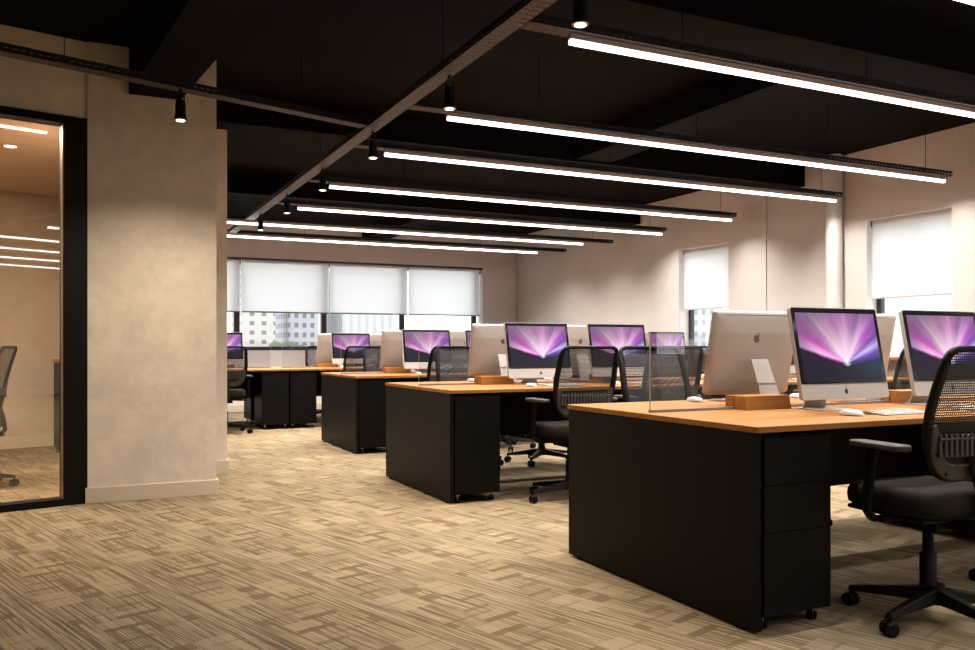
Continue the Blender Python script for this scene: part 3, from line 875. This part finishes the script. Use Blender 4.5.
#SKIPLIST
def place(kind, maker, key, loc, rz, label, _first={}):
    if key in SKIP: return
    if kind in _first: return dup(_first[kind], loc, rz, label)
    _first[kind] = maker(label, loc, rz); return _first[kind]
random.seed(11)
for bi, (bn, X0, Y0, nm) in enumerate(benches):
    lb = {'nearest': 'long black double bench desk with oak top nearest the camera', 'second': 'black double bench desk with oak top, second from the camera',
          'third': 'black double bench desk with oak top, third from the camera', 'farthest': 'black double bench desk with oak top beneath the back windows'}[bn]
    make_desk(X0, Y0, nm, lb, left_panel=True)
    px = []
    for i in range(nm): px += [2.4*i+(.20 if i == 0 else .168), 2.4*i+(2.218 if i < nm-1 else 2.17)]
    if bi == 3: px[0] += .0
    for i, x in enumerate(px):
        place('ped', make_pedestal, ('ped', bi, 0, i), (X0+x, Y0+.022, 0), 0, 'black drawer pedestal, %s from the left, front side of the %s bench' % (num[i], bn))
        place('ped', make_pedestal, ('ped', bi, 1, i), (X0+x, Y0+DD-.022, 0), PI, 'black drawer pedestal, %s from the left, back side of the %s bench' % (num[i], bn))
    for i in range(nm):
        if ('div', bi, i) not in SKIP:
            make_divider(X0+2.4*i+.05, Y0+.70, 2.24, 'clear acrylic divider on oak clamps, %s from the left on the %s bench' % (num[i], bn))
    ws = []
    for i in range(nm): ws += [2.415*i, 2.415*i+.718]
    for i, x in enumerate(ws):
        ord_ = '%s from the left' % num[i]
        nx, fx = X0+x+.907, X0+x+.83
        place('comp', make_computer, ('comp', bi, 0, i), (nx, Y0+.52, DH), 0, 'silver computer with lit screen towards the camera, %s on the %s bench' % (ord_, bn))
        place('comp', make_computer, ('comp', bi, 1, i), (fx, Y0+.85, DH), PI, 'silver computer seen from behind, %s on the %s bench' % (ord_, bn))
        place('key', make_keyboard, ('key', bi, 0, i), (nx+.07, Y0+.20, DH), R(random.uniform(-3,3)), 'slim keyboard before the lit screen, %s on the %s bench' % (ord_, bn))
        place('key', make_keyboard, ('key', bi, 1, i), (fx+.13, Y0+1.18, DH), PI+R(random.uniform(-3,3)), 'slim keyboard on the far half, %s on the %s bench' % (ord_, bn))
        place('mouse', make_mouse, ('mouse', bi, 0, i), (nx-.19, Y0+.215, DH), R(random.uniform(-12,4)), 'white mouse before the lit screen, %s on the %s bench' % (ord_, bn))
        place('mouse', make_mouse, ('mouse', bi, 1, i), (fx-.13, Y0+1.19, DH), PI+R(random.uniform(-12,4)), 'white mouse on the far half, %s on the %s bench' % (ord_, bn))
        cx = nx - .205 if (bi, i) == (0, 0) else nx - .10 + random.uniform(-.02,.02)
        cy = Y0 - .15 + (0 if bi == 0 else random.uniform(-.04,.02))
        if bi == 3: cy = Y0 - .2; cx += .07*(i == 1)
        place('chair', make_chair, ('chair', bi, 0, i), (cx, cy, 0), R(-5 if (bi,i)==(0,0) else random.uniform(-4,4)), 'black task chair with its back to the camera, %s, %s bench' % (ord_, bn))
        place('chair', make_chair, ('chair', bi, 1, i), (fx + .0 + random.uniform(-.02,.02), Y0+DD+.18+random.uniform(-.02,.03), 0), PI+R(random.uniform(-4,4)), 'black task chair beyond the %s bench, %s, facing the camera' % (bn, ord_))
for o in COL.objects:
    if o.get('label','').startswith('black task chair with its back to the camera, first from the left, nearest'):
        for ch in o.children:
            if ch.name.split('.')[0] in ('star_base','caster'): ch.rotation_euler = (0,0,R(5)); ch.location = (.035,0,0)
place('chair', make_chair, ('meet',), (-.74, 7.22, 0), R(80), 'black mesh task chair behind the glass panel at the left edge')

# cabinet behind the glass
cb = thing('cabinet', 'tall narrow black cabinet with oak top behind the glass panel', 'cabinet', (-.10, 9.45, 0))
MB().box(-.13, .13, -.25, .25, .06, .88).build('body', M['black'], cb)
MB().box(-.11, .11, -.22, .22, 0, .06).build('plinth', M['blackmetal'], cb)
MB().box(-.14, .14, -.26, .26, .88, .905).build('top', M['wood'], cb)
m = MB(); m.box(-.12, -.002, -.262, -.2505, .08, .86); m.box(.002, .12, -.262, -.2505, .08, .86)
m.build('door', M['black'], cb)

# ------------------------------------------------------------------ outside
M['f1'] = facade_mat('pale_tower_facade', (.50,.465,.43), (.19,.19,.20), 3.4, 2.7, 0, .40, .45)
M['f2'] = facade_mat('grey_tower_facade', (.41,.41,.43), (.15,.16,.18), 2.5, 3.0, 0, .5, .5)
M['f3'] = facade_mat('striped_tower_facade', (.52,.525,.53), (.40,.415,.43), 2.6, 40, 0, .42, .9)
M['f4'] = facade_mat('white_block_facade', (.48,.485,.495), (.26,.28,.31), 3.0, 3.2, 0, .45, .5)
M['f5'] = facade_mat('pale_wide_block_facade', (.62,.62,.625), (.48,.49,.52), 7.0, 6.0, 0, .25, .3)
M['ground'] = mat('pale_ground', (.22,.225,.21), .9)
M['leaf'] = mat('tree_green', (.10,.135,.065), .9)
def building(label, x0, x1, y0, y1, top, m, cap=True):
    b = thing('building', label, 'building', ((x0+x1)/2, (y0+y1)/2, -45), group='buildings outside the windows')
    hx, hy = (x1-x0)/2, (y1-y0)/2
    MB().box(-hx, hx, -hy, hy, 0, top+45).build('facade', m, b)
    MB().box(-hx-.4, hx+.4, -hy-.4, hy+.4, top+45, top+46.2).build('roof_parapet', M['reveal'], b)
    return b
building('cream tower with rows of windows outside the left back window', 42, 51.5, 250, 270, 30, M['f1'])
building('grey white tower outside the back window beside the trees', 58, 67.5, 262, 285, 24, M['f2'])
building('pale building with vertical stripes outside the middle back window', 75, 92, 262, 290, 26, M['f3'])
building('pale low block outside the right back window', 96, 130, 262, 285, 4, M['f4'])
building('white tower with a grid of windows outside the narrow side window', 150, 172, 196, 207, 40, M['f4'])
building('pale wide block outside the window at the right edge', 130, 170, 84, 112, 25, M['f5'])
struct(MB().box(-300, 500, -200, 600, -46, -45).build('ground_outside', M['ground']))
def tree(x, y, r, label):
    t = thing('tree', label, 'tree', (x, y, -45), group='trees outside the back windows')
    rnd = random.Random(int(x*7+y)); m = MB()
    for k in range(26):
        a, b_ = rnd.uniform(0, 2*PI), rnd.uniform(-.6, 1)
        cx, cy, cz = r*.6*math.cos(a), r*.6*math.sin(a), 43.5 + b_*r*.55
        rr = r*rnd.uniform(.28,.45); s = []
        for i in range(7):
            ph = PI*i/6
            s.append((max(.01, rr*math.sin(ph))*rnd.uniform(.85,1.15), -rr*math.cos(ph)))
        m.lathe(s, (cx,cy,cz), 9)
    m.build('crown', M['leaf'], t)
    MB().lathe([(.5,0),(.3,40)], n=8).build('trunk', M['wood'], t)
tree(50.5, 235, 4.2, 'green tree between the cream tower and the grey tower')
tree(56.0, 246, 4.2, 'taller green tree in front of the grey tower')
tree(104, 240, 5.5, 'pale green tree outside the right back window')
tree(92, 244, 5.0, 'green tree in front of the striped building')

# ------------------------------------------------------------------ world, camera, colour
wd = bpy.data.worlds.new('sky'); SC.world = wd; wd.use_nodes = True
bg = wd.node_tree.nodes['Background']; bg.inputs[0].default_value = (.93,.96,1,1); bg.inputs[1].default_value = 1.65

cam = bpy.data.cameras.new('camera'); co = bpy.data.objects.new('camera', cam); COL.objects.link(co)
cam.sensor_width = 36; cam.lens = 845/975*36; cam.shift_y = 21/975
cam.clip_end = 2000; cam.clip_start = .02
co.location = (0,0,1.04); co.rotation_euler = (PI/2, 0, -R(25.74))
SC.camera = co
SC.view_settings.view_transform = 'Standard'; SC.view_settings.look = 'None'
SC.view_settings.exposure = 1.1; SC.view_settings.gamma = 1; SC.view_settings.use_curve_mapping = False
SC.cycles.max_bounces = 8; SC.cycles.transparent_max_bounces = 24; SC.cycles.diffuse_bounces = 4
SC.cycles.glossy_bounces = 4; SC.cycles.transmission_bounces = 4
SC.cycles.sample_clamp_indirect = 4; SC.cycles.use_denoising = True
SC.cycles.use_adaptive_sampling = False
